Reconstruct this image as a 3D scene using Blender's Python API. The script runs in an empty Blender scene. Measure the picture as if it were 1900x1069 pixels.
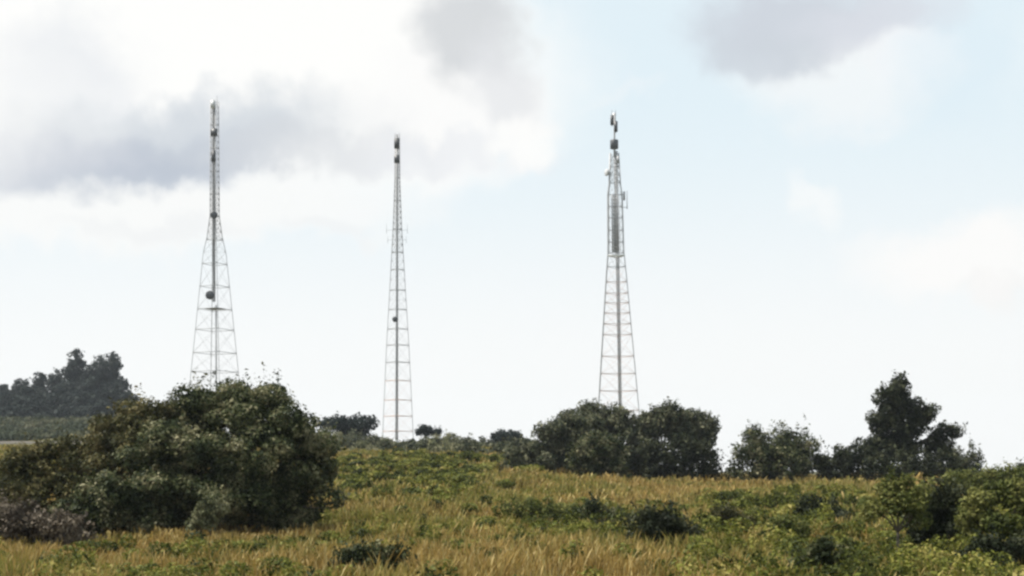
import bpy, math, random
import numpy as np
from mathutils import Vector

random.seed(7)
rng = np.random.default_rng(7)
SC = bpy.context.scene
COL = SC.collection
R = math.radians

# ------------------------------------------------------------------ view
F = 2639.0            # focal length in pixels of the 1900 px wide photograph
HY = 864.0            # eye level in the photograph
EYE = 2.3             # metres above the near ground

def smooth(a, b, v):
    t = np.clip((v - a) / (b - a), 0, 1)
    return t * t * (3 - 2 * t)

def px_x(px, d):
    return (px - 950.0) / F * d

def px_z(py, d):
    return EYE + (HY - py) / F * d

# ------------------------------------------------------------------ terrain
RD = np.array([-1e5, 40, 80, 115, 150, 300, 1000, 3000, 1e5])
RZ = np.array([0, 0, .45, .95, .8, -.2, -2.5, -6, -6])
LD = np.array([-1e5, 42, 60, 100, 160, 235, 280, 1000, 1e5])
LZ = np.array([0, 0, .35, 1.6, 3.9, 6.0, 6.2, 6.5, 6.5])
HD = np.array([-1e5, 230, 300, 400, 480, 700, 3000, 1e5])
HZ = np.array([0, 0, 3.5, 9.5, 12, 10, 2, 2])

def ground(x, y):
    x = np.asarray(x, float); y = np.asarray(y, float)
    u = x / np.maximum(y, 30.0)
    w = 1 - smooth(-0.02, 0.12, u)
    z = (1 - w) * np.interp(y, RD, RZ) + w * np.interp(y, LD, LZ)
    wh = 1 - smooth(-0.30, -0.22, u)
    z = z + wh * np.interp(y, HD, HZ)
    z = z + 0.10 * np.sin(x * .31 + 1.3) * np.sin(y * .23) + 0.06 * np.sin(x * .9 + y * .4)
    # low mound of tall dry grass in the middle foreground
    z = z + 0.30 * np.exp(-((x - .6) / 2.2) ** 2 - ((y - 27) / 4.0) ** 2)
    return z

# ------------------------------------------------------------------ materials
def nodes(name):
    m = bpy.data.materials.new(name); m.use_nodes = True
    nt = m.node_tree; nt.nodes.clear()
    return m, nt, nt.nodes, nt.links

def ramp(N, stops):
    r = N.new('ShaderNodeValToRGB')
    e = r.color_ramp.elements
    while len(e) < len(stops): e.new(.5)
    for i, (p, c) in enumerate(stops):
        e[i].position = p; e[i].color = (*c, 1)
    return r

def leaf_mat(name, cols, rough=.55, trans=.2, clump=1.2, spec=.07):
    """leaves: each leaf has its own tint, neighbouring sprays share a tendency"""
    m, nt, N, L = nodes(name)
    geo = N.new('ShaderNodeNewGeometry')
    tc = N.new('ShaderNodeTexCoord')
    nz = N.new('ShaderNodeTexNoise'); nz.inputs['Scale'].default_value = clump; nz.inputs['Detail'].default_value = 2
    L.new(tc.outputs['Object'], nz.inputs['Vector'])
    a = N.new('ShaderNodeMath'); a.operation = 'MULTIPLY_ADD'; a.inputs[1].default_value = .55
    L.new(geo.outputs['Random Per Island'], a.inputs[0])
    b = N.new('ShaderNodeMath'); b.operation = 'MULTIPLY_ADD'; b.inputs[1].default_value = 2.6; b.inputs[2].default_value = -1.05
    L.new(nz.outputs['Fac'], b.inputs[0]); L.new(b.outputs[0], a.inputs[2])
    r = ramp(N, cols); L.new(a.outputs[0], r.inputs[0])
    p = N.new('ShaderNodeBsdfPrincipled'); p.inputs['Roughness'].default_value = rough
    p.inputs['Specular IOR Level'].default_value = spec
    L.new(r.outputs[0], p.inputs['Base Color'])
    t = N.new('ShaderNodeBsdfTranslucent'); L.new(r.outputs[0], t.inputs['Color'])
    mx = N.new('ShaderNodeMixShader'); mx.inputs[0].default_value = trans
    L.new(p.outputs[0], mx.inputs[1]); L.new(t.outputs[0], mx.inputs[2])
    o = N.new('ShaderNodeOutputMaterial'); L.new(mx.outputs[0], o.inputs[0])
    return m

def plain_mat(name, c1, c2, scale=4, rough=.8, metal=0, bump=0.0):
    m, nt, N, L = nodes(name)
    tc = N.new('ShaderNodeTexCoord')
    nz = N.new('ShaderNodeTexNoise'); nz.inputs['Scale'].default_value = scale; nz.inputs['Detail'].default_value = 6
    L.new(tc.outputs['Object'], nz.inputs['Vector'])
    r = ramp(N, [(.35, c1), (.65, c2)]); L.new(nz.outputs['Fac'], r.inputs[0])
    p = N.new('ShaderNodeBsdfPrincipled'); p.inputs['Roughness'].default_value = rough
    p.inputs['Metallic'].default_value = metal
    L.new(r.outputs[0], p.inputs['Base Color'])
    if bump:
        bp = N.new('ShaderNodeBump'); bp.inputs['Strength'].default_value = bump
        L.new(nz.outputs['Fac'], bp.inputs['Height']); L.new(bp.outputs[0], p.inputs['Normal'])
    o = N.new('ShaderNodeOutputMaterial'); L.new(p.outputs[0], o.inputs[0])
    return m

M_DARK = leaf_mat('dark_leaves', [(.0, (.010, .016, .007)), (.4, (.032, .042, .016)), (.75, (.098, .104, .046)), (1, (.23, .21, .12))])
M_OLIVE = leaf_mat('olive_leaves', [(.0, (.016, .018, .007)), (.5, (.055, .056, .020)), (1, (.18, .15, .065))])
M_GREY = leaf_mat('grey_green_leaves', [(.0, (.016, .022, .012)), (.45, (.052, .061, .032)), (1, (.17, .165, .10))])
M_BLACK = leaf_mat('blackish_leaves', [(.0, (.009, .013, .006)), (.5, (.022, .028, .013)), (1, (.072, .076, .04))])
M_GREEN = leaf_mat('fresh_green_leaves', [(.0, (.024, .032, .008)), (.45, (.072, .086, .022)), (1, (.21, .205, .065))], trans=.3)
M_WEED = leaf_mat('weed_leaves', [(.0, (.018, .024, .006)), (.3, (.05, .06, .014)), (.6, (.11, .122, .022)), (.85, (.19, .185, .036)), (1, (.27, .23, .07))], trans=.25, clump=.65)
M_SAGE = leaf_mat('sage_leaves', [(.0, (.05, .058, .028)), (.45, (.13, .135, .07)), (1, (.30, .28, .17))], trans=.3)
M_DRY = leaf_mat('withered_leaves', [(.0, (.04, .032, .024)), (.5, (.10, .08, .058)), (1, (.23, .19, .14))], trans=.15)
M_FAR = leaf_mat('far_leaves', [(.0, (.010, .016, .014)), (.5, (.019, .028, .024)), (1, (.042, .052, .042))], clump=.35)
M_FARGREEN = leaf_mat('far_scrub_leaves', [(.0, (.018, .026, .014)), (.5, (.04, .05, .024)), (1, (.10, .095, .05))], clump=.12)
M_BARK = plain_mat('bark', (.05, .04, .03), (.12, .10, .075), 9, .9, bump=.4)
M_STEEL = plain_mat('galvanised_steel', (.28, .285, .295), (.40, .40, .405), 1.5, .6, .1)
M_DARKSTEEL = plain_mat('dark_steel', (.05, .052, .056), (.09, .09, .095), 2, .6, .2)
M_FADED = plain_mat('faded_red_paint', (.55, .40, .35), (.62, .52, .48), .35, .6, .1)
M_WHITEPAINT = plain_mat('white_paint', (.70, .70, .69), (.8, .8, .79), 1.2, .5)
M_ANT = plain_mat('antenna_casing', (.045, .048, .055), (.08, .083, .09), 2.5, .5)
M_PALEANT = plain_mat('pale_antenna_casing', (.45, .46, .47), (.58, .58, .58), 2.5, .45)

# ------------------------------------------------------------------ mesh helpers
def mesh_np(name, verts, quads=None, tris=None, mat=None, attrs=None):
    me = bpy.data.meshes.new(name)
    verts = np.asarray(verts, np.float32).reshape(-1, 3)
    me.vertices.add(len(verts)); me.vertices.foreach_set('co', verts.ravel())
    loops = []; starts = []; n = 0
    if quads is not None and len(quads):
        q = np.asarray(quads, np.int32).reshape(-1, 4)
        loops.append(q.ravel()); starts.append(n + 4 * np.arange(len(q))); n += q.size
    if tris is not None and len(tris):
        t = np.asarray(tris, np.int32).reshape(-1, 3)
        loops.append(t.ravel()); starts.append(n + 3 * np.arange(len(t))); n += t.size
    loops = np.concatenate(loops).astype(np.int32); starts = np.concatenate(starts).astype(np.int32)
    me.loops.add(len(loops)); me.loops.foreach_set('vertex_index', loops)
    me.polygons.add(len(starts)); me.polygons.foreach_set('loop_start', starts)
    me.update(calc_edges=True); me.validate()
    if attrs:
        for k, v in attrs.items():
            at = me.attributes.new(k, 'FLOAT', 'POINT'); at.data.foreach_set('value', np.asarray(v, np.float32))
    if mat: me.materials.append(mat)
    return me

def obj(name, me, parent=None, loc=(0, 0, 0)):
    o = bpy.data.objects.new(name, me); COL.objects.link(o)
    o.location = loc
    if parent: o.parent = parent
    return o

def tag(o, label=None, cat=None, group=None, kind=None):
    if label: o['label'] = label
    if cat: o['category'] = cat
    if group: o['group'] = group
    if kind: o['kind'] = kind
    return o

def thing(name, label, cat, loc, group=None):
    o = bpy.data.objects.new(name, None); COL.objects.link(o)
    o.empty_display_size = .3; o.location = loc
    return tag(o, label, cat, group)

class MB:
    """collects tubes, boxes and lathed shapes into one mesh"""
    def __init__(s): s.v = []; s.q = []; s.t = []; s.n = 0
    def add(s, v, q=(), t=()):
        s.v.append(np.asarray(v, float).reshape(-1, 3))
        s.q += [[a + s.n for a in f] for f in q]; s.t += [[a + s.n for a in f] for f in t]
        s.n += len(s.v[-1])
    def tube(s, pts, rad, k=6):
        pts = [Vector(p) for p in pts]
        if not hasattr(rad, '__len__'): rad = [rad] * len(pts)
        vs = []
        for i, p in enumerate(pts):
            d = (pts[min(i + 1, len(pts) - 1)] - pts[max(i - 1, 0)]).normalized()
            a = d.orthogonal().normalized() if i == 0 else (a - d * a.dot(d)).normalized()
            b = d.cross(a)
            for j in range(k):
                th = 2 * math.pi * j / k
                vs.append(p + (a * math.cos(th) + b * math.sin(th)) * rad[i])
        q = []
        for i in range(len(pts) - 1):
            for j in range(k):
                q.append([i * k + j, i * k + (j + 1) % k, (i + 1) * k + (j + 1) % k, (i + 1) * k + j])
        e = len(vs); vs += [pts[0], pts[-1]]
        t = [[e, (j + 1) % k, j] for j in range(k)]
        o = (len(pts) - 1) * k
        t += [[e + 1, o + j, o + (j + 1) % k] for j in range(k)]
        s.add([tuple(v) for v in vs], q, t)
    def box(s, c, h, rz=0):
        ca, sa = math.cos(rz), math.sin(rz); vs = []
        for z in (-1, 1):
            for x, y in ((-1, -1), (1, -1), (1, 1), (-1, 1)):
                X, Y = x * h[0], y * h[1]
                vs.append((c[0] + X * ca - Y * sa, c[1] + X * sa + Y * ca, c[2] + z * h[2]))
        s.add(vs, [[0, 3, 2, 1], [4, 5, 6, 7], [0, 1, 5, 4], [1, 2, 6, 5], [2, 3, 7, 6], [3, 0, 4, 7]])
    def lathe(s, c, ax, prof, k=16):
        c = Vector(c); ax = Vector(ax).normalized(); a = ax.orthogonal().normalized(); b = ax.cross(a)
        vs = []
        for (t, r) in prof:
            for j in range(k):
                th = 2 * math.pi * j / k
                vs.append(tuple(c + ax * t + (a * math.cos(th) + b * math.sin(th)) * max(r, .002)))
        q = []
        for i in range(len(prof) - 1):
            for j in range(k):
                q.append([i * k + j, i * k + (j + 1) % k, (i + 1) * k + (j + 1) % k, (i + 1) * k + j])
        s.add(vs, q)
    def build(s, name, mat, parent=None, loc=(0, 0, 0)):
        return obj(name, mesh_np(name, np.concatenate(s.v), s.q, s.t, mat), parent, loc)

# ------------------------------------------------------------------ foliage
def unit(n):
    v = rng.normal(size=(n, 3)); return v / np.linalg.norm(v, axis=1, keepdims=True)

def leaves_mesh(name, pos, nrm, size, mat, ratio=.55):
    n = len(pos)
    ref = rng.normal(size=(n, 3))
    tan = np.cross(nrm, ref); tan /= np.linalg.norm(tan, axis=1, keepdims=True) + 1e-9
    bit = np.cross(nrm, tan)
    l = (size * np.clip(rng.lognormal(-.05, .35, n), .45, 2.0))[:, None]; w = l * ratio
    v = np.empty((n, 4, 3))
    v[:, 0] = pos - tan * l * .5
    v[:, 1] = pos + bit * w * .5 + nrm * l * .08
    v[:, 2] = pos + tan * l * .5
    v[:, 3] = pos - bit * w * .5 + nrm * l * .08
    return mesh_np(name, v.reshape(-1, 3), np.arange(4 * n).reshape(-1, 4), None, mat)

def clumps_of(lobes, rc, fill=1.0):
    """sprays of leaves over the surface of each big lobe -> (centre, radius)"""
    out = []
    for (c, r) in lobes:
        c = np.array(c); r = np.array(r)
        area = 4 * math.pi * ((r[0] * r[1]) ** 1.6 + (r[0] * r[2]) ** 1.6 + (r[1] * r[2]) ** 1.6) ** (1 / 1.6) / 3 ** (1 / 1.6)
        k = max(6, int(fill * area / (rc * rc * 1.7)))
        d = unit(k)
        s = rng.uniform(.62, 1.0, k) * (1 + .12 * np.sin(d[:, 0] * 5 + c[0]) * np.sin(d[:, 2] * 6 + c[2]))
        p = c + d * r * s[:, None]
        keep = np.ones(k, bool)
        for (c2, r2) in lobes:
            if c2 is not c:
                e = (((p - np.array(c2)) / np.array(r2)) ** 2).sum(1)
                keep &= ~((e < .45) & (e > 0))
        p = p[keep]
        rr = rc * rng.uniform(.55, 1.35, len(p))
        out += list(zip(p, rr))
        # thinner sprays inside so that the crown is not hollow
        k2 = max(2, k // 5); d = unit(k2)
        out += list(zip(c + d * r * rng.uniform(.1, .55, k2)[:, None], rc * rng.uniform(.9, 1.3, k2)))
    return out

def foliage(name, lobes, rc, leaf, n, mat, parent, zmin=None, fill=1.0, flat=.8, stray=.06, shoots=.5):
    cl = clumps_of(lobes, rc, fill)
    P = np.array([c for c, _ in cl]); Rr = np.array([r for _, r in cl])
    wgt = Rr ** 2; wgt /= wgt.sum()
    idx = rng.choice(len(P), n, p=wgt)
    d = unit(n)
    rad = rng.uniform(.25, 1, n) ** .45
    far = rng.random(n) < stray
    rad[far] *= rng.uniform(1.1, 1.55, far.sum())
    off = d * (Rr[idx] * rad)[:, None]; off[:, 2] *= flat
    pos = P[idx] + off
    # stray shoots standing out of the outline
    cc = P.mean(0); o_ = P - cc; o_[:, 2] += .3 * np.abs(P[:, 2]).max(); o_ /= np.linalg.norm(o_, axis=1, keepdims=True) + 1e-9
    ns = int(len(P) * shoots); si = rng.choice(len(P), ns); k_ = 12
    sd = o_[si] * .7 + rng.normal(size=(ns, 3)) * .35 + np.array([0, 0, .45]); sd /= np.linalg.norm(sd, axis=1, keepdims=True)
    ln = rc * rng.uniform(1.1, 2.3, ns)
    tt = np.tile(np.linspace(.35, 1, k_), ns)
    sp_ = np.repeat(P[si], k_, 0) + np.repeat(sd * ln[:, None], k_, 0) * tt[:, None] + rng.normal(size=(ns * k_, 3)) * leaf * (1.25 - tt)[:, None]
    pos = np.concatenate([pos, sp_]); d = np.concatenate([d, np.repeat(sd, k_, 0)])
    if zmin is not None:
        ok = pos[:, 2] > zmin; pos = pos[ok]; d = d[ok]
    m = len(pos)
    nrm = d[:m] * .55 + rng.normal(size=(m, 3)) * .5 + np.array([0, 0, .35])
    nrm /= np.linalg.norm(nrm, axis=1, keepdims=True)
    return obj(name, leaves_mesh(name, pos, nrm, leaf, mat), parent)

def px_lobes(lobes, d, origin):
    """lobe = (px, py, rx, ry, depth offset m[, depth radius factor]) read off the photograph at its own distance"""
    out = []
    for l in lobes:
        px, py, rx, ry, dd = l[:5]; k = l[5] if len(l) > 5 else .9
        D = d + dd
        c = np.array([px_x(px, D) - origin[0], D - origin[1], px_z(py, D) - origin[2]])
        out.append((c, np.array([rx / F * D, rx / F * D * k, ry / F * D])))
    return out

def limbs(lobes, base_r, trunk_top, lean=(0, 0), parent=None, multi=1, mat=None):
    mb = MB(); mat = mat or M_BARK
    fork = Vector((lean[0], lean[1], trunk_top))
    if multi == 1:
        mb.tube([(0, 0, -.25), (0, 0, .05), (lean[0] * .35, lean[1] * .35, trunk_top * .5), fork], [base_r * 1.35, base_r * 1.1, base_r * .9, base_r * .75], 8)
    for (c, r) in lobes:
        c = Vector(c)
        st = fork if multi == 1 else Vector((c.x * .25 + random.uniform(-.1, .1), c.y * .25 + random.uniform(-.1, .1), -.15))
        mid = st.lerp(c, .5) + Vector((random.uniform(-.1, .1), random.uniform(-.1, .1), random.uniform(-.05, .15))) * (c - st).length
        rr = base_r * (.6 if multi == 1 else .5)
        mb.tube([st, mid, c], [rr, rr * .65, rr * .3], 6)
        for _ in range(4):
            e = c + Vector([random.uniform(-.75, .75) * a for a in r])
            mb.tube([mid, mid.lerp(e, .55) + Vector((0, 0, .06 * r[2])), e], [rr * .5, rr * .3, rr * .1], 5)
    return mb.build('trunk' if multi == 1 else 'stems', mat, parent)

def plant(name, label, cat, px, d, lobes, rc, leaf, n, mat, trunk=None, group=None, fill=1.0, flat=.8, crown='crown', stray=.1, sink=0, lean=(0, 0)):
    x = px_x(px, d); z = float(ground(x, d)) - sink
    if not trunk and 100 <= d <= 120:      # thicket bushes are leafy right down to the soil
        gy = HY - (z - EYE) * F / d
        new = []
        for l in lobes:
            l = list(l); top, bot = l[1] - l[3], l[1] + l[3]
            if bot > 855: bot = max(bot, gy - 1)
            l[1], l[3] = (top + bot) / 2, (bot - top) / 2; new.append(l)
        lobes = new
    t = thing(name, label, cat, (x, d, z), group)
    lb = px_lobes(lobes, d, (x, d, z))
    if trunk: limbs(lb, trunk[0], trunk[1], lean=lean, parent=t)
    else: limbs(lb, max(.03, .012 * sum(l[1][2] for l in lb)), 0, parent=t, multi=2)
    foliage(crown, lb, rc, leaf, n, mat, t, zmin=.0, fill=fill, flat=flat, stray=stray, shoots=.5 if d < 90 else .28 if d < 150 else .06)
    return t

# ================================================================== GROUND
def build_ground():
    rad = np.concatenate([[0.0], np.linspace(3, 60, 58), np.geomspace(61.5, 1300, 100)])
    na = 480
    # finer rays ahead of the camera
    a = np.linspace(0, 1, na, endpoint=False)
    ang = 2 * math.pi * a + .72 * np.sin(2 * math.pi * a)   # concentrates near a = .5 -> angle pi
    ang = ang - math.pi + math.pi / 2
    V = [(0, 0, float(ground(0, 0)))]
    rr, aa = np.meshgrid(rad[1:], ang, indexing='ij')
    x = rr * np.cos(aa); y = rr * np.sin(aa); z = ground(x, y)
    v = np.stack([x, y, z], -1).reshape(-1, 3)
    verts = np.concatenate([np.array(V), v])
    i, j = np.meshgrid(np.arange(len(rad) - 2), np.arange(na), indexing='ij')
    A = 1 + i * na + j; B = 1 + i * na + (j + 1) % na; C = 1 + (i + 1) * na + (j + 1) % na; D = 1 + (i + 1) * na + j
    quads = np.stack([A, D, C, B], -1).reshape(-1, 4)
    jj = np.arange(na); tris = np.stack([np.zeros(na, int), 1 + jj, 1 + (jj + 1) % na], -1)
    m, nt, N, L = nodes('meadow_soil')
    tc = N.new('ShaderNodeTexCoord')
    n1 = N.new('ShaderNodeTexNoise'); n1.inputs['Scale'].default_value = .07; n1.inputs['Detail'].default_value = 8; n1.inputs['Roughness'].default_value = .7
    n2 = N.new('ShaderNodeTexNoise'); n2.inputs['Scale'].default_value = 1.6; n2.inputs['Detail'].default_value = 8
    L.new(tc.outputs['Object'], n1.inputs['Vector']); L.new(tc.outputs['Object'], n2.inputs['Vector'])
    r1 = ramp(N, [(.36, (.06, .07, .03)), (.5, (.10, .095, .042)), (.66, (.17, .13, .07))]); L.new(n1.outputs['Fac'], r1.inputs[0])
    r2 = ramp(N, [(.3, (.45, .45, .45)), (.7, (1, 1, 1))]); L.new(n2.outputs['Fac'], r2.inputs[0])
    mx = N.new('ShaderNodeMix'); mx.data_type = 'RGBA'; mx.blend_type = 'MULTIPLY'; mx.inputs['Factor'].default_value = 1
    L.new(r1.outputs[0], mx.inputs['A']); L.new(r2.outputs[0], mx.inputs['B'])
    p = N.new('ShaderNodeBsdfPrincipled'); p.inputs['Roughness'].default_value = .95; p.inputs['Specular IOR Level'].default_value = .1
    L.new(mx.outputs['Result'], p.inputs['Base Color'])
    bp = N.new('ShaderNodeBump'); bp.inputs['Strength'].default_value = .6; bp.inputs['Distance'].default_value = .2
    L.new(n2.outputs['Fac'], bp.inputs['Height']); L.new(bp.outputs[0], p.inputs['Normal'])
    o = N.new('ShaderNodeOutputMaterial'); L.new(p.outputs[0], o.inputs[0])
    g = obj('ground', mesh_np('ground', verts, quads, tris, m)); tag(g, kind='structure')
    for pl in g.data.polygons: pl.use_smooth = True
build_ground()

def build_track():
    # pale earth track crossing the far slope at the left
    xs = np.linspace(-150, -52, 90); V = []; 
    for x in xs:
        yc = 226 + 5 * math.sin(x * .06) + (x + 60) * .05
        for k in range(5):
            y = yc - 8 + 16 * k / 4
            V.append((x, y, float(ground(x, y)) + .05))
    q = []
    for i in range(len(xs) - 1):
        for k in range(4):
            a = i * 5 + k; q.append([a, a + 5, a + 6, a + 1])
    m = plain_mat('pale_earth', (.045, .04, .026), (.085, .07, .05), .6, .95)
    tag(obj('path', mesh_np('path', V, q, None, m)), kind='structure')
build_track()

# ================================================================== GRASS (stuff)
def vnoise(x, y, s, seed):
    r = np.random.default_rng(seed)
    out = np.zeros_like(x)
    for k in range(7):
        a = r.uniform(0, 2 * math.pi); f = s * r.uniform(.5, 2.2); ph = r.uniform(0, 6.28)
        out += np.sin((x * math.cos(a) + y * math.sin(a)) * f + ph)
    return out / 7 * 1.9      # roughly -1..1

def greenness(x, y):
    """where the grass is a fresher species: right-hand weeds, centre-left slope"""
    px = x / y * F + 950
    g = .44 + .36 * vnoise(x, y, .5, 3) + .30 * vnoise(x, y, 1.7, 5)
    g += .22 * smooth(1150, 1450, px) * (1 - smooth(70, 95, y))
    g += .26 * smooth(560, 660, px) * (1 - smooth(860, 1000, px)) * smooth(50, 75, y)
    g += .35 * (1 - smooth(180, 320, px)) * smooth(100, 150, y)
    g -= .25 * np.exp(-((x - .8) / 3.) ** 2 - ((y - 27) / 5.) ** 2)
    g -= .12 * smooth(80, 105, y) * smooth(1000, 1150, px)
    g -= .14 * (1 - smooth(250, 560, px)) * (1 - smooth(48, 60, y))
    return np.clip(g, 0, 1)

def build_grass():
    bands = [  # y0, y1, tufts per m2, blades per tuft, blade width, height
        (12, 24, 26, 12, .008, .40), (24, 40, 21, 11, .011, .44), (40, 64, 13, 10, .018, .46),
        (64, 100, 5.6, 9, .032, .50), (100, 160, 2.2, 8, .06, .52), (160, 262, .7, 7, .11, .5)]
    VV = []; A1 = []; A2 = []
    for (y0, y1, dens, nb, bw, hh) in bands:
        half = .42
        area = half * (y1 ** 2 - y0 ** 2)
        nt_ = int(area * dens)
        y = np.sqrt(rng.uniform(y0 ** 2, y1 ** 2, nt_)); x = rng.uniform(-half, half, nt_) * y
        hn = vnoise(x, y, 1.1, 11)
        px = x / y * F + 950
        # keep beyond-crest right side sparse
        ht = hh * (1 + .38 * hn + .2 * vnoise(x, y, 4.0, 12)) * rng.uniform(.55, 1.3, nt_)
        ht *= 1 + .15 * np.exp(-((x - .8) / 2.6) ** 2 - ((y - 29) / 5.) ** 2)
        ht *= 1 - .35 * (1 - smooth(600, 680, px)) * smooth(31, 35, y) * (1 - smooth(55, 60, y))
        ht *= 1 - .2 * smooth(1280, 1450, px) * (1 - smooth(60, 80, y))
        ht *= 1 - .25 * smooth(560, 700, px) * (1 - smooth(850, 1000, px)) * smooth(60, 100, y)
        ht *= 1 - .35 * smooth(150, 200, y)
        gr = greenness(x, y)
        thin = (rng.random(nt_) > .6 * (vnoise(x, y, 2.2, 21) < -.3))
        thin &= ~((px < 260) & (y > 200))
        x, y, ht, gr = x[thin], y[thin], ht[thin], gr[thin]
        nt_ = len(x)
        X = np.repeat(x, nb) + rng.normal(0, .07 + bw, nt_ * nb)
        Y = np.repeat(y, nb) + rng.normal(0, .07 + bw, nt_ * nb)
        H = np.repeat(ht, nb) * rng.uniform(.45, 1.1, nt_ * nb)
        Gn = np.clip(np.repeat(gr, nb) + rng.normal(0, .12, nt_ * nb), 0, 1)
        n = len(X)
        Z = ground(X, Y) - .03
        a = rng.uniform(0, 2 * math.pi, n); lean = rng.uniform(.05, .55, n) * H
        dx, dy = np.cos(a) * lean + .06 * H, np.sin(a) * lean
        b = rng.uniform(0, math.pi, n); wx, wy = np.cos(b) * bw, np.sin(b) * bw
        head = rng.random(n) < .30       # seed heads: wider near the top
        wm = np.where(head, .55, .85); wt = np.where(head, rng.uniform(.9, 1.9, n), .5)
        v = np.empty((n, 7, 3))
        v[:, 0] = np.stack([X - wx * .6, Y - wy * .6, Z], 1); v[:, 1] = np.stack([X + wx * .6, Y + wy * .6, Z], 1)
        mx_, my_, mz = X + dx * .28, Y + dy * .28, Z + H * .55
        v[:, 2] = np.stack([mx_ + wx * wm, my_ + wy * wm, mz], 1); v[:, 3] = np.stack([mx_ - wx * wm, my_ - wy * wm, mz], 1)
        tx, ty, tz = X + dx * .7, Y + dy * .7, Z + H * .84
        v[:, 4] = np.stack([tx + wx * wt, ty + wy * wt, tz], 1); v[:, 5] = np.stack([tx - wx * wt, ty - wy * wt, tz], 1)
        v[:, 6] = np.stack([X + dx, Y + dy, Z + H], 1)
        VV.append(v); A1.append(np.repeat(Gn, 7)); A2.append(np.repeat(head.astype(float), 7) * np.tile([0, 0, 0, 0, 1, 1, 1], n))
    v = np.concatenate(VV); n = len(v); base = 7 * np.arange(n)[:, None]
    quads = np.concatenate([base + np.array([0, 1, 2, 3]), base + np.array([3, 2, 4, 5])])
    tris = base + np.array([5, 4, 6])
    m, nt, N, L = nodes('wild_grass')
    at = N.new('ShaderNodeAttribute'); at.attribute_name = 'green'
    hd = N.new('ShaderNodeAttribute'); hd.attribute_name = 'seed'
    geo = N.new('ShaderNodeNewGeometry')
    dry = ramp(N, [(0, (.12, .078, .018)), (.45, (.285, .18, .045)), (.8, (.41, .28, .09)), (1, (.56, .46, .22))])
    grn = ramp(N, [(0, (.045, .05, .007)), (.5, (.14, .14, .022)), (1, (.29, .27, .065))])
    L.new(geo.outputs['Random Per Island'], dry.inputs[0]); L.new(geo.outputs['Random Per Island'], grn.inputs[0])
    mr = N.new('ShaderNodeMapRange'); mr.inputs['From Min'].default_value = .2; mr.inputs['From Max'].default_value = .65
    L.new(at.outputs['Fac'], mr.inputs['Value'])
    mx = N.new('ShaderNodeMix'); mx.data_type = 'RGBA'
    L.new(mr.outputs[0], mx.inputs['Factor']); L.new(dry.outputs[0], mx.inputs['A']); L.new(grn.outputs[0], mx.inputs['B'])
    mh = N.new('ShaderNodeMix'); mh.data_type = 'RGBA'; mh.inputs['B'].default_value = (.37, .26, .085, 1)
    hm = N.new('ShaderNodeMath'); hm.operation = 'MULTIPLY'; hm.inputs[1].default_value = .6
    L.new(hd.outputs['Fac'], hm.inputs[0]); L.new(hm.outputs[0], mh.inputs['Factor']); L.new(mx.outputs['Result'], mh.inputs['A'])
    p = N.new('ShaderNodeBsdfPrincipled'); p.inputs['Roughness'].default_value = .6; p.inputs['Specular IOR Level'].default_value = .25
    t = N.new('ShaderNodeBsdfTranslucent')
    L.new(mh.outputs['Result'], p.inputs['Base Color']); L.new(mh.outputs['Result'], t.inputs['Color'])
    ms = N.new('ShaderNodeMixShader'); ms.inputs[0].default_value = .3
    L.new(p.outputs[0], ms.inputs[1]); L.new(t.outputs[0], ms.inputs[2])
    o = N.new('ShaderNodeOutputMaterial'); L.new(ms.outputs[0], o.inputs[0])
    me = mesh_np('grass', v.reshape(-1, 3), quads, tris, m, {'green': np.concatenate(A1), 'seed': np.concatenate(A2)})
    g = obj('grass', me)
    tag(g, 'tall dry tan and olive wild grass covering the whole meadow', 'grass', kind='stuff')
build_grass()

def build_weeds():
    """low leafy ground cover between the grass: many small leaf tufts, one object"""
    spots = []
    def scatter(n, px0, px1, y0, y1, h0, h1, r0, r1):
        px = rng.uniform(px0, px1, n); d = np.sqrt(rng.uniform(y0 ** 2, y1 ** 2, n))
        x = px_x(px, d)
        for a, b in zip(x, d): spots.append((a, b, rng.uniform(h0, h1), rng.uniform(r0, r1)))
    scatter(210, 1270, 1990, 22, 52, .35, .95, .22, .5)
    scatter(120, 1300, 1900, 52, 80, .5, .95, .3, .55)
    scatter(60, 960, 1300, 40, 52, .5, .85, .25, .5)
    scatter(110, 620, 900, 62, 130, .45, .95, .35, .8)
    scatter(150, 560, 1300, 21, 60, .25, .65, .16, .4)
    scatter(70, 900, 1350, 38, 62, .35, .75, .2, .45)
    scatter(60, 640, 1000, 70, 140, .5, .9, .4, .9)
    scatter(70, -40, 600, 22, 40, .3, .6, .2, .4)
    P = []; S = []; D = []
    for (x, y, h, r) in spots:
        k = int(210 * (r / .35) ** 1.2)
        d = unit(k); z0 = float(ground(x, y))
        p = np.array([x, y, z0 + h * .62]) + d * np.array([r, r, h * .42]) * (rng.uniform(.3, 1, k) ** .5)[:, None]
        P.append(p); D.append(d); S.append(np.full(k, .05 + .0014 * y))
    P = np.concatenate(P); D = np.concatenate(D); S = np.concatenate(S)
    nrm = D * .4 + rng.normal(size=P.shape) * .5 + np.array([0, 0, .5]); nrm /= np.linalg.norm(nrm, axis=1, keepdims=True)
    me = leaves_mesh('weeds', P, nrm, S, M_WEED, .5)
    tag(obj('weeds', me), 'low bright green leafy weeds scattered through the dry grass', 'weeds', kind='stuff')
build_weeds()

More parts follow.
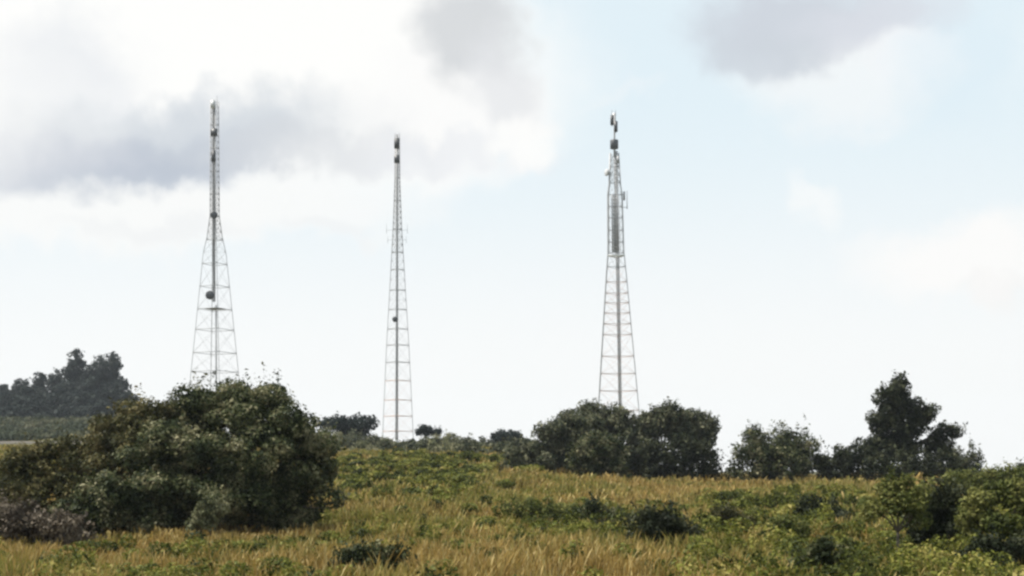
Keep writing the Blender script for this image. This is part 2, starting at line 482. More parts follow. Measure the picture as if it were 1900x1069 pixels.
# ================================================================== SHRUBS AND TREES
# --- big thicket at the left, about fifty metres away
plant('bush', 'huge dark rounded thicket at left, tallest of the foreground bushes', 'bush', 430, 47,
      [(480, 800, 95, 80, .3), (400, 805, 75, 82, 1.2), (330, 870, 85, 85, -.6), (540, 860, 80, 85, -.3), (440, 880, 105, 90, -1.4),
       (430, 738, 32, 26, .6), (375, 755, 34, 30, .8), (490, 752, 40, 34, .5), (582, 900, 48, 60, -.9), (572, 850, 46, 56, -.2), (300, 920, 60, 55, -1.8), (520, 768, 40, 38, .9), (480, 945, 60, 38, -1.0), (562, 945, 46, 36, -.8), (370, 950, 55, 38, -1.4), (310, 960, 40, 34, -1.6)],
      .52, .115, 100000, M_DARK, fill=.5, flat=.65)
plant('bush', 'olive topped bush joined to the left flank of the huge dark thicket', 'bush', 255, 49.5,
      [(285, 785, 58, 50, .4), (225, 832, 66, 62, 0), (160, 850, 44, 46, -.2), (190, 880, 50, 60, -.7), (270, 860, 60, 70, -.9), (345, 762, 40, 30, 1.2)],
      .42, .12, 34000, M_OLIVE, fill=.62, flat=.7)
plant('bush', 'olive brown bush cut by the left edge of the photo', 'bush', 60, 46,
      [(90, 880, 62, 52, .2), (20, 895, 60, 58, 0), (130, 925, 45, 48, -.4), (-45, 900, 60, 60, .3), (60, 935, 70, 50, -.8)],
      .38, .12, 30000, M_OLIVE, fill=.65, flat=.7)
plant('bush', 'dark green bush wedged between the olive bush and the huge thicket', 'bush', 200, 44,
      [(205, 935, 55, 48, 0), (150, 960, 40, 38, -.3), (255, 945, 40, 42, .2)],
      .33, .12, 15000, M_DARK)
plant('withered_shrub', 'withered grey brown shrub low at the left edge before the bushes', 'shrub', 55, 40.5,
      [(40, 975, 42, 42, 0), (100, 980, 40, 30, -.2), (-10, 965, 36, 42, .1), (140, 985, 28, 22, -.3)],
      .24, .10, 9000, M_DRY, fill=.8, stray=.12)
plant('pale_shrub', 'small pale sage coloured shrub at the foot of the huge thicket', 'shrub', 385, 42,
      [(385, 955, 22, 32, 0), (405, 940, 16, 18, -.1), (370, 970, 18, 22, .1)],
      .17, .09, 2600, M_SAGE, fill=.8, stray=.12)
plant('shrub', 'small leafy green shrub at the bottom edge, left of centre', 'shrub', 675, 27.5,
      [(668, 1038, 36, 34, 0), (715, 1050, 38, 34, .1), (640, 1055, 26, 28, -.1)],
      .16, .075, 6800, M_DARK, fill=.9, stray=.12)

# --- distant trees on the centre ridge
plant('flat_topped_tree', 'flat topped acacia on the ridge just left of the middle tower', 'tree', 645, 205,
      [(645, 786, 44, 13, 0), (612, 786, 24, 11, .8), (678, 786, 20, 12, -.6), (650, 800, 36, 12, .5)],
      .62, .34, 7500, M_FAR, trunk=(.22, 1.4), fill=1.0)
plant('small_tree', 'small lone dark tree on the ridge just right of the middle tower', 'tree', 790, 215,
      [(789, 798, 14, 10, 0), (807, 801, 12, 4.5, .3), (779, 801, 7, 4, -.2)],
      .45, .28, 2300, M_FAR, trunk=(.2, 1.2))
plant('round_tree', 'round crowned tree on the ridge left of the broad thicket', 'tree', 938, 205,
      [(936, 814, 27, 15, 0), (952, 818, 16, 12, .5), (918, 822, 14, 12, -.4)],
      .6, .32, 5200, M_FAR, trunk=(.2, .8))
ridge = [(610, 818, 28, 14, 198), (655, 824, 30, 13, 190), (690, 826, 24, 10, 186), (838, 824, 22, 12, 205), (865, 830, 24, 11, 196),
         (895, 832, 22, 12, 188), (815, 828, 18, 11, 195), (770, 832, 20, 9, 186), (965, 832, 22, 14, 170), (720, 832, 22, 9, 184),
         (585, 828, 22, 15, 178), (640, 836, 26, 13, 168), (680, 842, 30, 12, 158), (725, 840, 28, 13, 160), (765, 846, 24, 11, 148), (835, 842, 28, 13, 156), (870, 846, 26, 12, 150), (935, 846, 26, 14, 145), (610, 845, 26, 15, 150), (795, 836, 22, 12, 172), (745, 838, 16, 8, 172), (805, 845, 18, 13, 150), (905, 848, 20, 10, 150)]
for i, (px, py, rx, ry, d) in enumerate(ridge):
    plant('scrub_bush', 'low grey green scrub bush on the ridge between the left thicket and the broad thicket', 'bush', px, d,
          [(px, py - 3, rx * .9, ry * 1.5, 0), (px + rx * .6, py + 3, rx * .6, ry, .5), (px - rx * .6, py + 4, rx * .6, ry * .9, -.4)],
          (.5), .26, 3600, M_GREY if i % 3 else M_SAGE, group='scrub along the ridge')

# --- broad thicket right of centre, about 110 m away
plant('bush', 'grey green bush at the left end of the broad thicket', 'bush', 1010, 108,
      [(1025, 825, 36, 42, 0), (990, 850, 34, 34, .4), (1035, 800, 22, 20, .6), (962, 855, 26, 30, .3), (1062, 785, 26, 24, .5)],
      .6, .21, 15000, M_GREY, fill=.7)
plant('bush', 'broad flat topped bush in the middle of the thicket before the right tower', 'bush', 1120, 112,
      [(1115, 790, 52, 34, .4), (1160, 795, 42, 36, .8), (1085, 815, 44, 44, -.5), (1140, 840, 66, 44, -.8), (1070, 850, 54, 36, -.6), (1190, 830, 34, 40, -.2), (1055, 805, 30, 26, .2), (1145, 782, 34, 26, .6), (1095, 778, 36, 24, .5)],
      .7, .21, 36000, M_GREY, fill=.65, flat=.7)
plant('bush', 'rounded bluish green bush in front of the flat topped thicket', 'bush', 1115, 104,
      [(1110, 825, 36, 26, 0), (1135, 845, 34, 30, .2), (1090, 855, 30, 24, -.2)],
      .5, .2, 9000, M_DARK, fill=.7)
plant('tree', 'open crowned tree with sky showing below its branches at the thicket right end', 'tree', 1232, 112,
      [(1225, 782, 36, 27, 0), (1262, 792, 32, 30, .5), (1200, 788, 24, 24, .3), (1245, 770, 24, 18, .1)],
      .48, .21, 12500, M_GREY, trunk=(.16, 1.9), stray=.1)
plant('tree', 'ragged tree leaning right at the far right end of the thicket', 'tree', 1282, 114,
      [(1290, 780, 22, 24, 0), (1316, 788, 18, 16, .3), (1300, 810, 24, 22, -.2), (1268, 800, 22, 20, .2), (1285, 828, 26, 22, .1)],
      .42, .21, 9500, M_GREY, trunk=(.13, 1.4), stray=.12)
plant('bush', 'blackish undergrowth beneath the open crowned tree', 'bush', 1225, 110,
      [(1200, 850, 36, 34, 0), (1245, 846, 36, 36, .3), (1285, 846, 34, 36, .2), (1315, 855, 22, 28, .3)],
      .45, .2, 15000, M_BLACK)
# --- row continuing to the right
plant('bush', 'dark domed bush standing alone between thicket and tall tree', 'bush', 1430, 112,
      [(1440, 825, 50, 34, .2), (1425, 832, 40, 30, -.2), (1455, 828, 36, 34, .5), (1480, 822, 34, 30, 0), (1395, 835, 34, 34, .3), (1368, 852, 22, 22, .4), (1450, 850, 60, 28, -.4), (1397, 803, 14, 12, .3)],
      .6, .2, 22000, M_DARK, fill=.85)
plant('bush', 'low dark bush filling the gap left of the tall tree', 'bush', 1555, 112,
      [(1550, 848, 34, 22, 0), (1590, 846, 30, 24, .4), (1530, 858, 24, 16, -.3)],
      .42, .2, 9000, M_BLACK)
plant('tall_tree', 'tallest dark tree of the row, ragged crown with a side lobe, at right', 'tree', 1680, 112,
      [(1656, 733, 30, 24, 0), (1672, 760, 36, 26, .5), (1645, 785, 28, 30, -.3), (1712, 764, 26, 12, .2), (1650, 825, 44, 30, .3),
       (1684, 812, 24, 32, -.4), (1764, 799, 20, 11, .2), (1738, 830, 26, 16, .3), (1700, 785, 20, 22, .2), (1735, 806, 12, 9, .1), (1665, 712, 18, 12, .1), (1620, 835, 26, 24, .1)],
      .5, .22, 27000, M_BLACK, trunk=(.28, 2.2), stray=.08)
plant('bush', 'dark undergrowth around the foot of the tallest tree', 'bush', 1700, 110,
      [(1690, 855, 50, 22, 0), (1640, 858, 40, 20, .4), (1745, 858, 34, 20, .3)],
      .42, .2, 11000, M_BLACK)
plant('bush', 'small grey bush with a knobbly top right of the tallest tree', 'bush', 1793, 116,
      [(1806, 845, 15, 20, 0), (1775, 850, 22, 18, .2), (1790, 858, 28, 14, -.2)],
      .36, .19, 4800, M_GREY)
plant('bush', 'low dark bush at the right edge of the skyline', 'bush', 1892, 118,
      [(1895, 872, 20, 12, 0), (1915, 868, 20, 14, .2)],
      .34, .19, 2500, M_GREY)

# --- right foreground
plant('sapling', 'young tree with thin bare trunk and loose round crown in right foreground', 'tree', 1666, 31,
      [(1648, 928, 34, 30, 0), (1690, 915, 30, 26, .1), (1622, 948, 22, 18, -.1), (1668, 898, 26, 18, .15), (1698, 948, 22, 20, -.15)],
      .2, .08, 4600, M_GREEN, trunk=(.04, .85), stray=.16, fill=.5)
plant('bush', 'blackish leaves added as the shaded right side of the sapling crown', 'bush', 1735, 35,
      [(1735, 925, 30, 30, 0), (1720, 955, 36, 36, -.1), (1765, 950, 30, 38, .1), (1735, 985, 40, 30, 0)],
      .24, .09, 9500, M_BLACK)  # added foliage; its blackish colour stands in for shade beside the sapling crown
plant('bush', 'tall leafy green bush at the right edge of the foreground', 'bush', 1850, 31.5,
      [(1815, 925, 24, 26, 0), (1850, 912, 20, 24, .4), (1885, 922, 26, 28, .2), (1800, 968, 24, 30, .1), (1845, 965, 26, 28, -.2), (1885, 985, 34, 34, -.3), (1930, 950, 36, 50, .1)],
      .2, .085, 12500, M_GREEN, stray=.14, fill=.55)
plant('bush', 'loose olive green bush on the crest behind the bush at the right edge', 'bush', 1850, 66,
      [(1800, 895, 40, 20, 0), (1860, 890, 44, 22, .3), (1920, 892, 40, 24, .2), (1770, 902, 26, 14, -.2)],
      .3, .13, 9000, M_GREEN, stray=.14, fill=.7)
plant('bush', 'blackish leaves added as the shade under the green bush at bottom right', 'bush', 1850, 29,
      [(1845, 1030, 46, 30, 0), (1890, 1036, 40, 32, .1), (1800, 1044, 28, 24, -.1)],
      .22, .085, 9500, M_BLACK)  # shade below the green bush, put in as extra blackish foliage
plant('shrub', 'small blackish shrub alone in the green weeds, left of the sapling', 'shrub', 1525, 48,
      [(1530, 955, 34, 28, 0), (1495, 945, 20, 22, .1), (1555, 965, 20, 20, -.1)],
      .2, .095, 4200, M_BLACK)
plant('shrub', 'dark bluish shrub at the end of the green strip in the middle', 'shrub', 1235, 36,
      [(1240, 990, 44, 42, 0), (1200, 980, 34, 30, .1), (1270, 1005, 28, 32, -.1)],
      .22, .085, 8500, M_BLACK)
plant('shrub', 'brownish shrub just left of the dark bluish shrub', 'shrub', 1155, 42,
      [(1160, 985, 32, 20, 0), (1125, 985, 22, 16, .2), (1190, 990, 20, 18, -.1)],
      .18, .09, 3500, M_OLIVE)
plant('shrub', 'round mid green shrub in the green strip, directly below the broad thicket', 'shrub', 1100, 46,
      [(1100, 953, 32, 24, 0), (1130, 962, 24, 20, .1)],
      .2, .09, 3200, M_DARK)
plant('shrub', 'spreading low green shrub at the left end of the green strip', 'shrub', 1010, 48,
      [(1005, 952, 38, 20, 0), (1050, 962, 30, 22, .1), (965, 944, 26, 16, .2)],
      .18, .09, 3600, M_GREEN)
plant('shrub', 'dark leafy shrub at the bottom edge, left of the sapling trunk', 'shrub', 1530, 27.5,
      [(1525, 1040, 36, 34, 0), (1562, 1050, 28, 28, .1), (1495, 1052, 26, 26, -.1)],
      .16, .08, 4500, M_DARK)
plant('shrub', 'bright yellowish green shrub before the blackish shrub', 'shrub', 1455, 39,
      [(1450, 985, 28, 22, 0), (1480, 995, 24, 20, .1), (1425, 1000, 20, 18, .1)],
      .18, .085, 3600, M_GREEN, stray=.12)
plant('shrub', 'olive shrub at the grass edge between the dark bluish and yellowish shrubs', 'shrub', 1350, 44,
      [(1345, 962, 28, 22, 0), (1375, 970, 22, 20, .1)],
      .18, .09, 3200, M_OLIVE)

# --- wooded hill far left
def hill_tree(px, top, w, d, n, label, kind='tree', flat=False, loc_group='trees on the far wooded hill'):
    x = px_x(px, d); z = float(ground(x, d)); base_y = HY - (z - EYE) * F / d
    h = base_y - top
    if flat:
        lb = [(px, top + h * .22, w * .5, h * .22, 0), (px - w * .15, top + h * .5, w * .45, h * .3, .5), (px + w * .12, top + h * .62, w * .5, h * .34, -.4), (px + w * .3, top + h * .2, w * .22, h * .17, 0)]
    else:
        lb = [(px, top + h * .22, w * .32, h * .22, 0), (px - w * .12, top + h * .5, w * .42, h * .3, .5), (px + w * .15, top + h * .62, w * .46, h * .34, -.4)]
    return plant('hill_tree', label, kind, px, d, lb, max(.6, w / F * d * .13), .6, int(n * 2.2), M_FAR, trunk=(.3, h / F * d * .3), group=loc_group)
hill_tree(142, 646, 50, 392, 5200, 'tallest round topped tree on the far wooded hill')
hill_tree(196, 655, 54, 388, 5200, 'flat topped dark tree beside the tallest tree on the hill', flat=True)
hl = 'dark bushy tree in the wood on the far left hill'
for (px, top, w, d) in [(222, 700, 50, 380), (240, 728, 44, 366), (104, 684, 44, 396), (74, 690, 36, 400), (40, 702, 48, 398), (8, 714, 50, 396), (-30, 722, 55, 398),
                        (168, 682, 50, 390), (170, 700, 54, 384), (120, 706, 60, 380), (60, 718, 60, 380), (10, 730, 60, 376), (205, 722, 54, 366), (155, 728, 60, 362), (100, 732, 60, 362),
                        (45, 738, 60, 360), (-10, 740, 60, 360), (188, 745, 46, 350), (130, 750, 50, 348), (70, 752, 50, 348), (20, 754, 48, 346), (236, 752, 50, 344), (-70, 722, 70, 385), (262, 748, 36, 352)]:
    hill_tree(px, top, w, d, 2600, hl)

def build_far_scrub():
    P = []; Dn = []
    for _ in range(420):
        px = rng.uniform(-200, 300); d = rng.uniform(238, 352); x = px_x(px, d); z = float(ground(x, d))
        r = rng.uniform(.7, 1.9) * (1 + .6 * smooth(280, 350, d)); k = int(90 * r); u = unit(k)
        P.append(np.array([x, d, z + r * .25]) + u * np.array([r * 1.5, r * 1.5, r * .6]) * (rng.uniform(.2, 1, k) ** .4)[:, None]); Dn.append(u)
    P = np.concatenate(P); Dn = np.concatenate(Dn)
    nrm = Dn * .5 + rng.normal(size=P.shape) * .5 + np.array([0, 0, .4]); nrm /= np.linalg.norm(nrm, axis=1, keepdims=True)
    tag(obj('hillside_scrub', leaves_mesh('hillside_scrub', P, nrm, np.full(len(P), .6), M_FARGREEN)), 'low dark green scrub covering the slope below the far wooded hill', 'scrub', kind='stuff')
build_far_scrub()

# ================================================================== TOWERS
def tower(label, px_c, py_top, d, nleg, ang0, prof, rings, px_top=None, mats=None, leg_r=.11, brace_r=.04, xmast=6):
    """prof: [(photo y, leg circle radius in photo px)] from the top down; rings: photo y of the strong horizontals"""
    x0 = px_x(px_c, d); zb = float(ground(x0, d))
    t = thing('radio_tower', label, 'tower', (x0, d, zb))
    S = d / F
    def zz(py): return px_z(py, d) - zb
    base_py = HY - (zb - EYE) / S
    pr = [(py, r) for py, r in prof if py < base_py - 5]
    r_base = np.interp(base_py, [p[0] for p in prof], [p[1] for p in prof]); pr.append((base_py, r_base))
    ys = np.array([p[0] for p in pr]); rs = np.array([p[1] for p in pr])
    lx = 0 if px_top is None else (px_top - px_c) * S
    H = zz(py_top)
    def node(k, py):
        r = float(np.interp(py, ys, rs)) * S; a = R(ang0 + 360 * k / nleg); z = zz(py)
        return (math.cos(a) * r + lx * z / H, math.sin(a) * r, z)
    def steelmat(py): return mats(py) if mats else M_STEEL
    # legs, one mesh each
    for k in range(nleg):
        mb = MB(); yy = [base_py + .25 / S] + sorted([p for p in ys if p < base_py - .5], reverse=True)
        mb.tube([node(k, y) for y in yy], [(leg_r[k] if hasattr(leg_r, '__len__') else leg_r) * (1 if y > 440 else 1.35) for y in yy], 6)
        mb.build('leg', M_STEEL, t)
        fb = MB(); n0 = node(k, base_py); fb.box((n0[0], n0[1], .12), (.45, .45, .3)); fb.build('footing', M_PALEANT, t)
    # horizontals
    for py in rings:
        mb = MB(); P = [node(k, py) for k in range(nleg)]
        for k in range(nleg): mb.tube([P[k], P[(k + 1) % nleg]], .05, 5)
        mb.build('horizontal_ring', steelmat(py), t)
    # crossed bracing, one mesh per bay between strong horizontals
    edges = [py_top] + list(rings) + [base_py - 2]
    for e0, e1 in zip(edges[:-1], edges[1:]):
        rmid = float(np.interp((e0 + e1) / 2, ys, rs))
        nb = max(1, int(round((e1 - e0) / max(rmid * 1.3, xmast))))
        mb = MB()
        for i in range(nb):
            a = e0 + (e1 - e0) * i / nb; b = e0 + (e1 - e0) * (i + 1) / nb
            for k in range(nleg):
                k2 = (k + 1) % nleg
                br = brace_r * (1.8 if rmid < 13 else 1)
                mb.tube([node(k, a), node(k2, b)], br, 4)
                mb.tube([node(k2, a), node(k, b)], br, 4)
                if i: mb.tube([node(k, a), node(k2, a)], br, 4)
        mb.build('cross_bracing', steelmat((e0 + e1) / 2), t)
    return t, node, zz, S, base_py, (lambda py: lx * zz(py) / H)

def cable_run(t, zz, cx, y_top, y_bot, w, dark, off=0, yo=0):
    mb = MB(); S = 1
    za, zb = zz(y_top), zz(y_bot)
    for s in (-1, 1): mb.tube([(off + cx(y_bot) + s * w / 2, yo, zb), (off + cx(y_top) + s * w / 2, yo, za)], w * .13, 5)
    n = int((za - zb) / .6)
    for i in range(n):
        z = zb + (za - zb) * (i + .5) / n; c = off + cx(y_bot) + (cx(y_top) - cx(y_bot)) * (i + .5) / n
        mb.tube([(c - w / 2, yo, z), (c + w / 2, yo, z)], w * .09, 4)
    mb.build('ladder', M_STEEL, t)
    mc = MB()
    for q in (-.22, 0, .22):
        mc.tube([(off + cx(y_bot) + q * w, yo + .08, zb), (off + cx(y_top) + q * w, yo + .08, za)], w * .1, 5)
    mc.build('feeder_cables', dark, t)

def dish(t, c, ax, r, mat, name='dish_antenna', back=(0, 0, 0)):
    mb = MB(); mb.lathe(c, ax, [(-.45 * r, .25 * r), (-.40 * r, .6 * r), (-.2 * r, .95 * r), (0, r), (.28 * r, r), (.34 * r, .9 * r), (.4 * r, 0)], 20)
    o = mb.build(name, mat, t)
    a = MB(); ax = Vector(ax).normalized(); p = Vector(c) - ax * .4 * r
    a.tube([p, Vector(back)], .06, 6); a.tube([p + Vector((0, 0, -.25 * r)), Vector(back) + Vector((0, 0, -.5 * r))], .04, 6)
    a.build('mounting_arm', M_STEEL, o)
    return o

def panel(t, c, h, mat, rz=0, pole=True):
    mb = MB(); mb.box(c, h, rz)
    mb.box((c[0], c[1], c[2] + h[2] + .03), (h[0] * .8, h[1] * .8, .03), rz); mb.box((c[0], c[1], c[2] - h[2] - .03), (h[0] * .8, h[1] * .8, .03), rz)
    o = mb.build('panel_antenna', mat, t)
    if pole:
        a = MB(); y = c[1] + h[1] + .09
        a.tube([(c[0], y, c[2] - h[2] * 1.25), (c[0], y, c[2] + h[2] * 1.25)], .045, 6)
        for s in (-.6, .6): a.box((c[0], c[1] + h[1] + .045, c[2] + s * h[2]), (.06, .05, .05))
        a.build('mounting_pole', M_STEEL, o)
    return o

def whip(t, x, y, z0, z1, r=.035, mat=None):
    mb = MB(); mb.tube([(x, y, z0), (x, y, z0 + (z1 - z0) * .3), (x, y, z1)], [r * 1.3, r, r * .6], 6)
    return mb.build('whip_antenna', mat or M_DARKSTEEL, t)

def arm(t, a, b, r=.04):
    mb = MB(); mb.tube([a, b], r, 6); return mb.build('antenna_arm', M_STEEL, t)

# --- left tower
def m1(py): return M_STEEL
t, nd, zz, S, by, cx = tower('tallest lattice tower, at left behind the huge dark thicket', 399, 188, 225, 4, 21.5,
      [(188, 7.5), (400, 8.5), (440, 14), (470, 21), (655, 40), (820, 57)], [232, 275, 318, 360, 402, 445, 490, 532, 574, 612, 655, 690, 730, 775], px_top=398, leg_r=(.05, .06, .05, .05), brace_r=.016)
cable_run(t, zz, cx, 186, 560, .42, M_DARKSTEEL, off=-.15)
cable_run(t, zz, cx, 566, by - 3, .22, M_STEEL, off=.2)
for q in (-1, 1): whip(t, cx(186) + q * .42, 0, zz(196), zz(178 if q > 0 else 184))
dish(t, (cx(402) + .15, -1.25, zz(402)), (.15, -1, 0), .58, M_ANT, back=(cx(402), -.6, zz(402)))
dish(t, (cx(551) - .25, -2.3, zz(551)), (-.1, -1, 0), .7, M_ANT, back=(cx(551) - .2, -1.3, zz(551)))
panel(t, (cx(198) - .1, -.8, zz(196)), (.32, .12, .62), M_PALEANT)
panel(t, (cx(248) + .1, -.85, zz(248)), (.5, .14, .55), M_ANT)
panel(t, (cx(300), -.85, zz(292)), (.3, .12, .9), M_DARKSTEEL)
mb = MB(); mb.box((cx(574), 0, zz(574) + .05), (1.25, 1.25, .035), R(-23)); mb.build('platform', M_STEEL, t)

# --- middle tower
t, nd, zz, S, by, cx = tower('slimmest lattice tower, in the middle with its foot on the ridge', 737, 258, 232, 3, 270,
      [(256, 4.6), (340, 5.6), (420, 9), (539, 17), (640, 24), (771, 31), (830, 34)], [290, 330, 372, 425, 468, 500, 538, 574, 610, 640, 672, 706, 742, 772, 800],
      mats=lambda py: M_FADED if py > 700 else M_STEEL, leg_r=(.09, .05, .05), brace_r=.014)
cable_run(t, zz, cx, 250, by - 3, .30, M_DARKSTEEL, yo=-.3)
for q in (-.35, .35): whip(t, q, 0, zz(262), zz(247), .05)
panel(t, (0, -.75, zz(268)), (.42, .14, .8), M_DARKSTEEL); panel(t, (0, -.85, zz(297)), (.42, .16, .62), M_ANT)
for q in (-1, 1):
    arm(t, (0, -.3, zz(428)), (q * 1.7, -.5, zz(428)), .024); arm(t, (0, -.3, zz(446)), (q * 1.5, -.5, zz(446)), .024)
    whip(t, q * 1.7, -.5, zz(434), zz(416), .022); whip(t, q * 1.5, -.5, zz(452), zz(438), .022)
dish(t, (-.1, -2.9, zz(596)), (-.1, -1, 0), .45, M_ANT, back=(0, -2.0, zz(596)))

# --- right tower
t, nd, zz, S, by, cx = tower('sturdiest lattice tower, at right behind the broad thicket, dark drums on top', 1150, 285, 240, 3, 205,
      [(285, 9), (345, 12), (362, 15), (470, 17), (520, 22), (600, 29), (750, 42), (850, 51)], [310, 340, 362, 384, 405, 428, 450, 470, 496, 524, 545, 563, 582, 602, 622, 662, 694, 726, 762, 800],
      px_top=1140, mats=lambda py: M_FADED if py > 500 else M_STEEL, leg_r=(.12, .075, .085), brace_r=.022)
cable_run(t, zz, cx, 280, by - 3, .4, M_STEEL, off=.3)
cable_run(t, zz, cx, 362, 470, .9, M_STEEL, off=-.15, yo=-.7)
mast = MB(); mast.tube([(cx(290), 0, zz(292)), (cx(290), 0, zz(212))], [.16, .12], 8); mast.build('top_mast', M_STEEL, t)
mb = MB(); mb.lathe((cx(268), 0, zz(268) - .75), (0, 0, 1), [(0, 0), (0, .62), (.06, .70), (1.4, .70), (1.5, .6), (1.5, 0)], 18); mb.build('drum_antenna', M_ANT, t)
panel(t, (cx(236) + .28, -.4, zz(236)), (.30, .16, .85), M_ANT); panel(t, (cx(222) - .32, -.35, zz(224)), (.28, .14, .8), M_DARKSTEEL); panel(t, (cx(214) + .1, .3, zz(216)), (.25, .13, .6), M_PALEANT, pole=False)
for q in (-.3, .3): whip(t, cx(215) + q, 0, zz(215), zz(204), .04)
dish(t, (cx(321) - 1.35, -.4, zz(321)), (-1, -.45, 0), .58, M_PALEANT, back=(cx(321) - .3, -.1, zz(321)))
panel(t, (cx(300) + .55, -.7, zz(298)), (.22, .11, .55), M_STEEL)
arm(t, (cx(385) + .9, 0, zz(385)), (cx(385) + 2.0, -.1, zz(385)), .05); whip(t, cx(370) + 2.0, -.1, zz(388), zz(354), .055)
arm(t, (cx(360) + .9, 0, zz(362)), (cx(370) + 1.5, -.2, zz(362)), .05); panel(t, (cx(370) + 1.5, -.2, zz(364)), (.16, .1, .7), M_STEEL, pole=False)
tray = MB()
for q in range(6):
    o_ = -1.15 + 2.3 * q / 5
    tray.tube([(cx(468) + o_, -.35, zz(468)), (cx(366) + o_ * .9, -.3, zz(366))], .04, 5)
tray.build('cable_tray', M_PALEANT, t)
mb = MB(); P = [Vector(nd(k, 473)) for k in range(3)]
for k in range(3): 
    a, b = P[k] * 1.0, P[(k + 1) % 3] * 1.0
    mb.tube([a + Vector((0, 0, -.2)), b + Vector((0, 0, -.2))], .16, 6)
mb.build('painted_collar', M_WHITEPAINT, t)

# ================================================================== SKY, SUN, HAZE
SUN_EL, SUN_AZ = 60, -82     # azimuth from +Y (ahead) towards +X (right)
def s2l(c):
    c = c / 255; return (c / 12.92 if c < .04045 else ((c + .055) / 1.055) ** 2.4) / 2 ** .65

W = bpy.data.worlds.new('World'); SC.world = W; W.use_nodes = True
nt = W.node_tree; nt.nodes.clear(); N, L = nt.nodes, nt.links
def mth(op, a, b=None, c=None):
    n = N.new('ShaderNodeMath'); n.operation = op
    for i, v in enumerate((a, b, c)):
        if v is None: continue
        if isinstance(v, (int, float)): n.inputs[i].default_value = v
        else: L.new(v, n.inputs[i])
    return n.outputs[0]
STR = .1
EXPO = .65          # the photograph is exposed for the meadow; the bright sky is near clipping
def mixc(fac, a, rgb):
    n = N.new('ShaderNodeMix'); n.data_type = 'RGBA'; n.clamp_factor = True
    L.new(fac, n.inputs['Factor']); L.new(a, n.inputs['A'])
    n.inputs['B'].default_value = (*[s2l(c) / STR for c in rgb], 1)
    return n.outputs['Result']
sky = N.new('ShaderNodeTexSky'); sky.sky_type = 'NISHITA'; sky.sun_disc = False
sky.sun_elevation = R(SUN_EL); sky.sun_rotation = R(SUN_AZ); sky.altitude = 1200; sky.air_density = 1; sky.dust_density = 2
tc = N.new('ShaderNodeTexCoord'); sp = N.new('ShaderNodeSeparateXYZ'); L.new(tc.outputs['Generated'], sp.inputs[0])
az = mth('ARCTAN2', sp.outputs[0], sp.outputs[1]); el = mth('ARCSINE', sp.outputs[2])
def warp(scale, amp, detail):
    n = N.new('ShaderNodeTexNoise'); n.inputs['Scale'].default_value = scale; n.inputs['Detail'].default_value = detail
    L.new(tc.outputs['Generated'], n.inputs['Vector'])
    s = N.new('ShaderNodeSeparateColor'); L.new(n.outputs['Color'], s.inputs[0])
    return [mth('MULTIPLY_ADD', s.outputs[i], amp, -amp / 2) for i in (0, 1)], n.outputs['Fac']
w1, f1 = warp(9, .075, 3); w2, f2 = warp(34, .042, 6); w3, f3 = warp(95, .012, 4)
azw = mth('ADD', mth('ADD', mth('ADD', az, w1[0]), w2[0]), w3[0]); elw = mth('ADD', mth('ADD', mth('ADD', el, w1[1]), w2[1]), w3[1])
# clear sky thinning to a milky horizon
veil = N.new('ShaderNodeMapRange'); veil.inputs['From Min'].default_value = .30; veil.inputs['From Max'].default_value = .02
veil.inputs['To Min'].default_value = .95; veil.inputs['To Max'].default_value = .98
L.new(elw, veil.inputs['Value'])
tone = N.new('ShaderNodeMapRange'); tone.interpolation_type = 'SMOOTHSTEP'
tone.inputs['From Min'].default_value = .06; tone.inputs['From Max'].default_value = .27; L.new(el, tone.inputs['Value'])
milky = N.new('ShaderNodeMix'); milky.data_type = 'RGBA'; L.new(tone.outputs[0], milky.inputs['Factor'])
milky.inputs['A'].default_value = (*[s2l(c) / STR for c in (251, 252, 251)], 1)
milky.inputs['B'].default_value = (*[s2l(c) / STR for c in (229, 243, 249)], 1)
bm = N.new('ShaderNodeMix'); bm.data_type = 'RGBA'; L.new(veil.outputs[0], bm.inputs['Factor'])
L.new(sky.outputs[0], bm.inputs['A']); L.new(milky.outputs['Result'], bm.inputs['B'])
col = bm.outputs['Result']
def cloud(col, px, py, rx, ry, rot, rgb, op, soft=.9):
    a0 = math.atan((px - 950) / F); e0 = math.atan((HY - py) / F * math.cos(a0))
    da = mth('SUBTRACT', azw, a0); de = mth('SUBTRACT', elw, e0)
    c, s = math.cos(R(rot)), math.sin(R(rot))
    u = mth('ADD', mth('MULTIPLY', da, c * F / rx), mth('MULTIPLY', de, s * F / rx))
    v = mth('ADD', mth('MULTIPLY', da, -s * F / ry), mth('MULTIPLY', de, c * F / ry))
    r = mth('SQRT', mth('ADD', mth('MULTIPLY', u, u), mth('MULTIPLY', v, v)))
    m = N.new('ShaderNodeMapRange'); m.interpolation_type = 'SMOOTHSTEP'
    m.inputs['From Min'].default_value = 1 + soft * .5; m.inputs['From Max'].default_value = 1 - soft * .5
    m.inputs['To Max'].default_value = op; L.new(r, m.inputs['Value'])
    return mixc(m.outputs[0], col, rgb)
WH = (255, 255, 253)
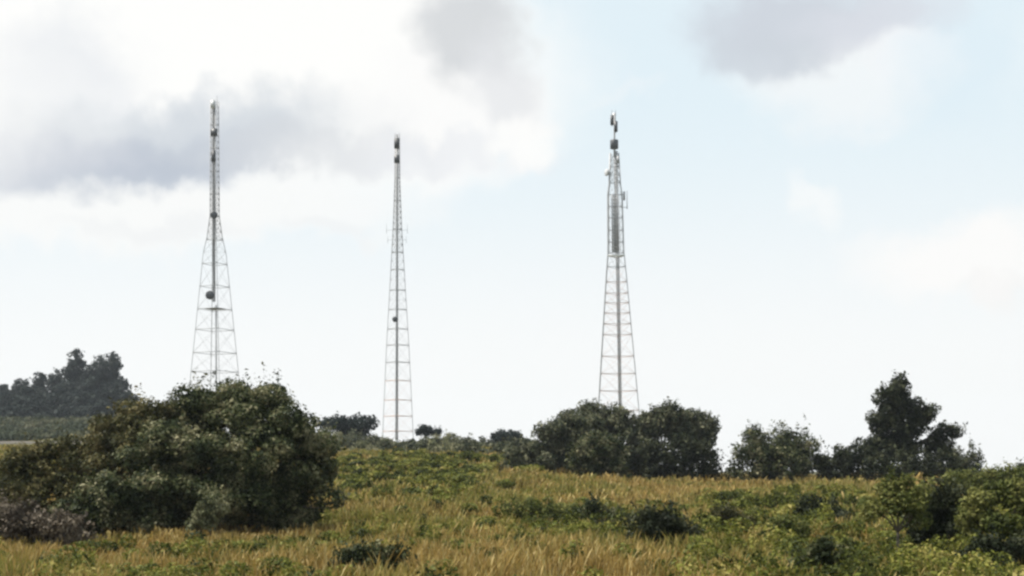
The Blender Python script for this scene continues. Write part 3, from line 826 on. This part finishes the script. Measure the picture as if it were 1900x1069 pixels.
for args in [
    (430, 110, 600, 250, 0, WH, 1.0, .6), (150, 420, 420, 60, 2, (252, 252, 250), .85, .9), (520, 400, 260, 60, 4, (250, 251, 250), .8, .9),
    (850, 220, 170, 110, 0, (252, 252, 251), .9, .7),
    (80, 110, 130, 70, 0, (226, 230, 236), .7, 1.2), (100, 250, 330, 70, 0, (222, 227, 234), .9, 1.1),
    (270, 262, 350, 66, 5, (213, 219, 225), .9, .9), (190, 322, 280, 54, 7, (190, 198, 210), .85, 1.1), (300, 330, 170, 26, 7, (182, 191, 205), .35, 1.1), (60, 300, 150, 55, 0, (196, 202, 214), .6, 1.1),
    (560, 292, 200, 36, 3, (214, 218, 223), .6, 1.1), (850, 292, 160, 24, 0, (232, 235, 240), .5, 1.2),
    (865, 60, 105, 95, -20, (212, 215, 218), .9, .9), (930, 160, 60, 90, 0, (228, 230, 233), .7, 1.1), (960, 265, 55, 40, 0, WH, .8, 1.0),
    (1580, 140, 180, 70, 0, (248, 250, 250), .85, 1.0), (1490, 40, 165, 72, 0, (204, 209, 218), .85, 1.0), (1430, 105, 100, 50, 0, (206, 213, 221), .8, .9),
    (1640, 40, 130, 60, 0, (218, 222, 230), .8, 1.1), (1710, 105, 70, 40, 0, (246, 249, 251), .8, 1.0), (1560, 190, 140, 50, 0, (240, 246, 249), .7, 1.1),
    (1490, 365, 24, 55, 25, (252, 253, 252), .6, 1.5), (300, 450, 160, 16, 2, (240, 242, 243), .6, 1.2), (640, 440, 70, 14, 2, (240, 242, 243), .5, 1.2), (1160, 150, 60, 14, 10, (240, 246, 249), .4, 1.4), (1790, 480, 190, 60, 0, (254, 253, 251), .9, 1.0), (1880, 530, 90, 22, 0, (243, 240, 238), .3, 1.1),
    (1800, 130, 100, 80, 0, (222, 238, 247), .5, 1.2),
    # beyond the frame
    (-500, 150, 500, 220, 0, WH, .9, .8), (2500, 0, 400, 200, 0, WH, .9, .8), (900, -500, 900, 220, 0, (235, 238, 242), .9, 1.0)]:
    col = cloud(col, *args)
bg = N.new('ShaderNodeBackground'); bg.inputs['Strength'].default_value = STR; L.new(col, bg.inputs['Color'])
wo = N.new('ShaderNodeOutputWorld'); L.new(bg.outputs[0], wo.inputs[0])

ld = bpy.data.lights.new('sun', 'SUN'); ld.energy = 4.8; ld.angle = R(.5); ld.color = (1, .95, .87)
lo = bpy.data.objects.new('sun', ld); COL.objects.link(lo); lo.location = (0, 0, 90)
dv = Vector((math.sin(R(SUN_AZ)) * math.cos(R(SUN_EL)), math.cos(R(SUN_AZ)) * math.cos(R(SUN_EL)), math.sin(R(SUN_EL))))
lo.rotation_euler = dv.to_track_quat('Z', 'Y').to_euler()

def haze():
    mb = MB(); lo_, hi_ = -5.0, 66.0
    mb.box((0, 0, (lo_ + hi_) / 2), (1400, 1400, (hi_ - lo_) / 2))
    m, nt, N, L = nodes('air')
    v = N.new('ShaderNodeVolumePrincipled'); v.inputs['Density'].default_value = .00014
    v.inputs['Color'].default_value = (.86, .92, 1, 1); v.inputs['Anisotropy'].default_value = .2
    o = N.new('ShaderNodeOutputMaterial'); L.new(v.outputs[0], o.inputs['Volume'])
    tag(mb.build('haze', m), 'thin pale haze in the air over the meadow and hill', 'haze', kind='stuff')
haze()

# ================================================================== CAMERA
cd = bpy.data.cameras.new('camera'); co = bpy.data.objects.new('camera', cd); COL.objects.link(co)
co.location = (0, 0, EYE); co.rotation_euler = (R(90), 0, 0)
cd.sensor_width = 36; cd.lens = 36 * F / 1900; cd.shift_y = (HY - 534.5) / 1900
cd.clip_start = .1; cd.clip_end = 9000
SC.camera = co
SC.view_settings.view_transform = 'Standard'; SC.view_settings.look = 'None'
SC.view_settings.exposure = EXPO; SC.view_settings.gamma = 1
SC.cycles.max_bounces = 6; SC.cycles.transparent_max_bounces = 8; SC.cycles.volume_bounces = 0
SC.cycles.filter_width = 2.6
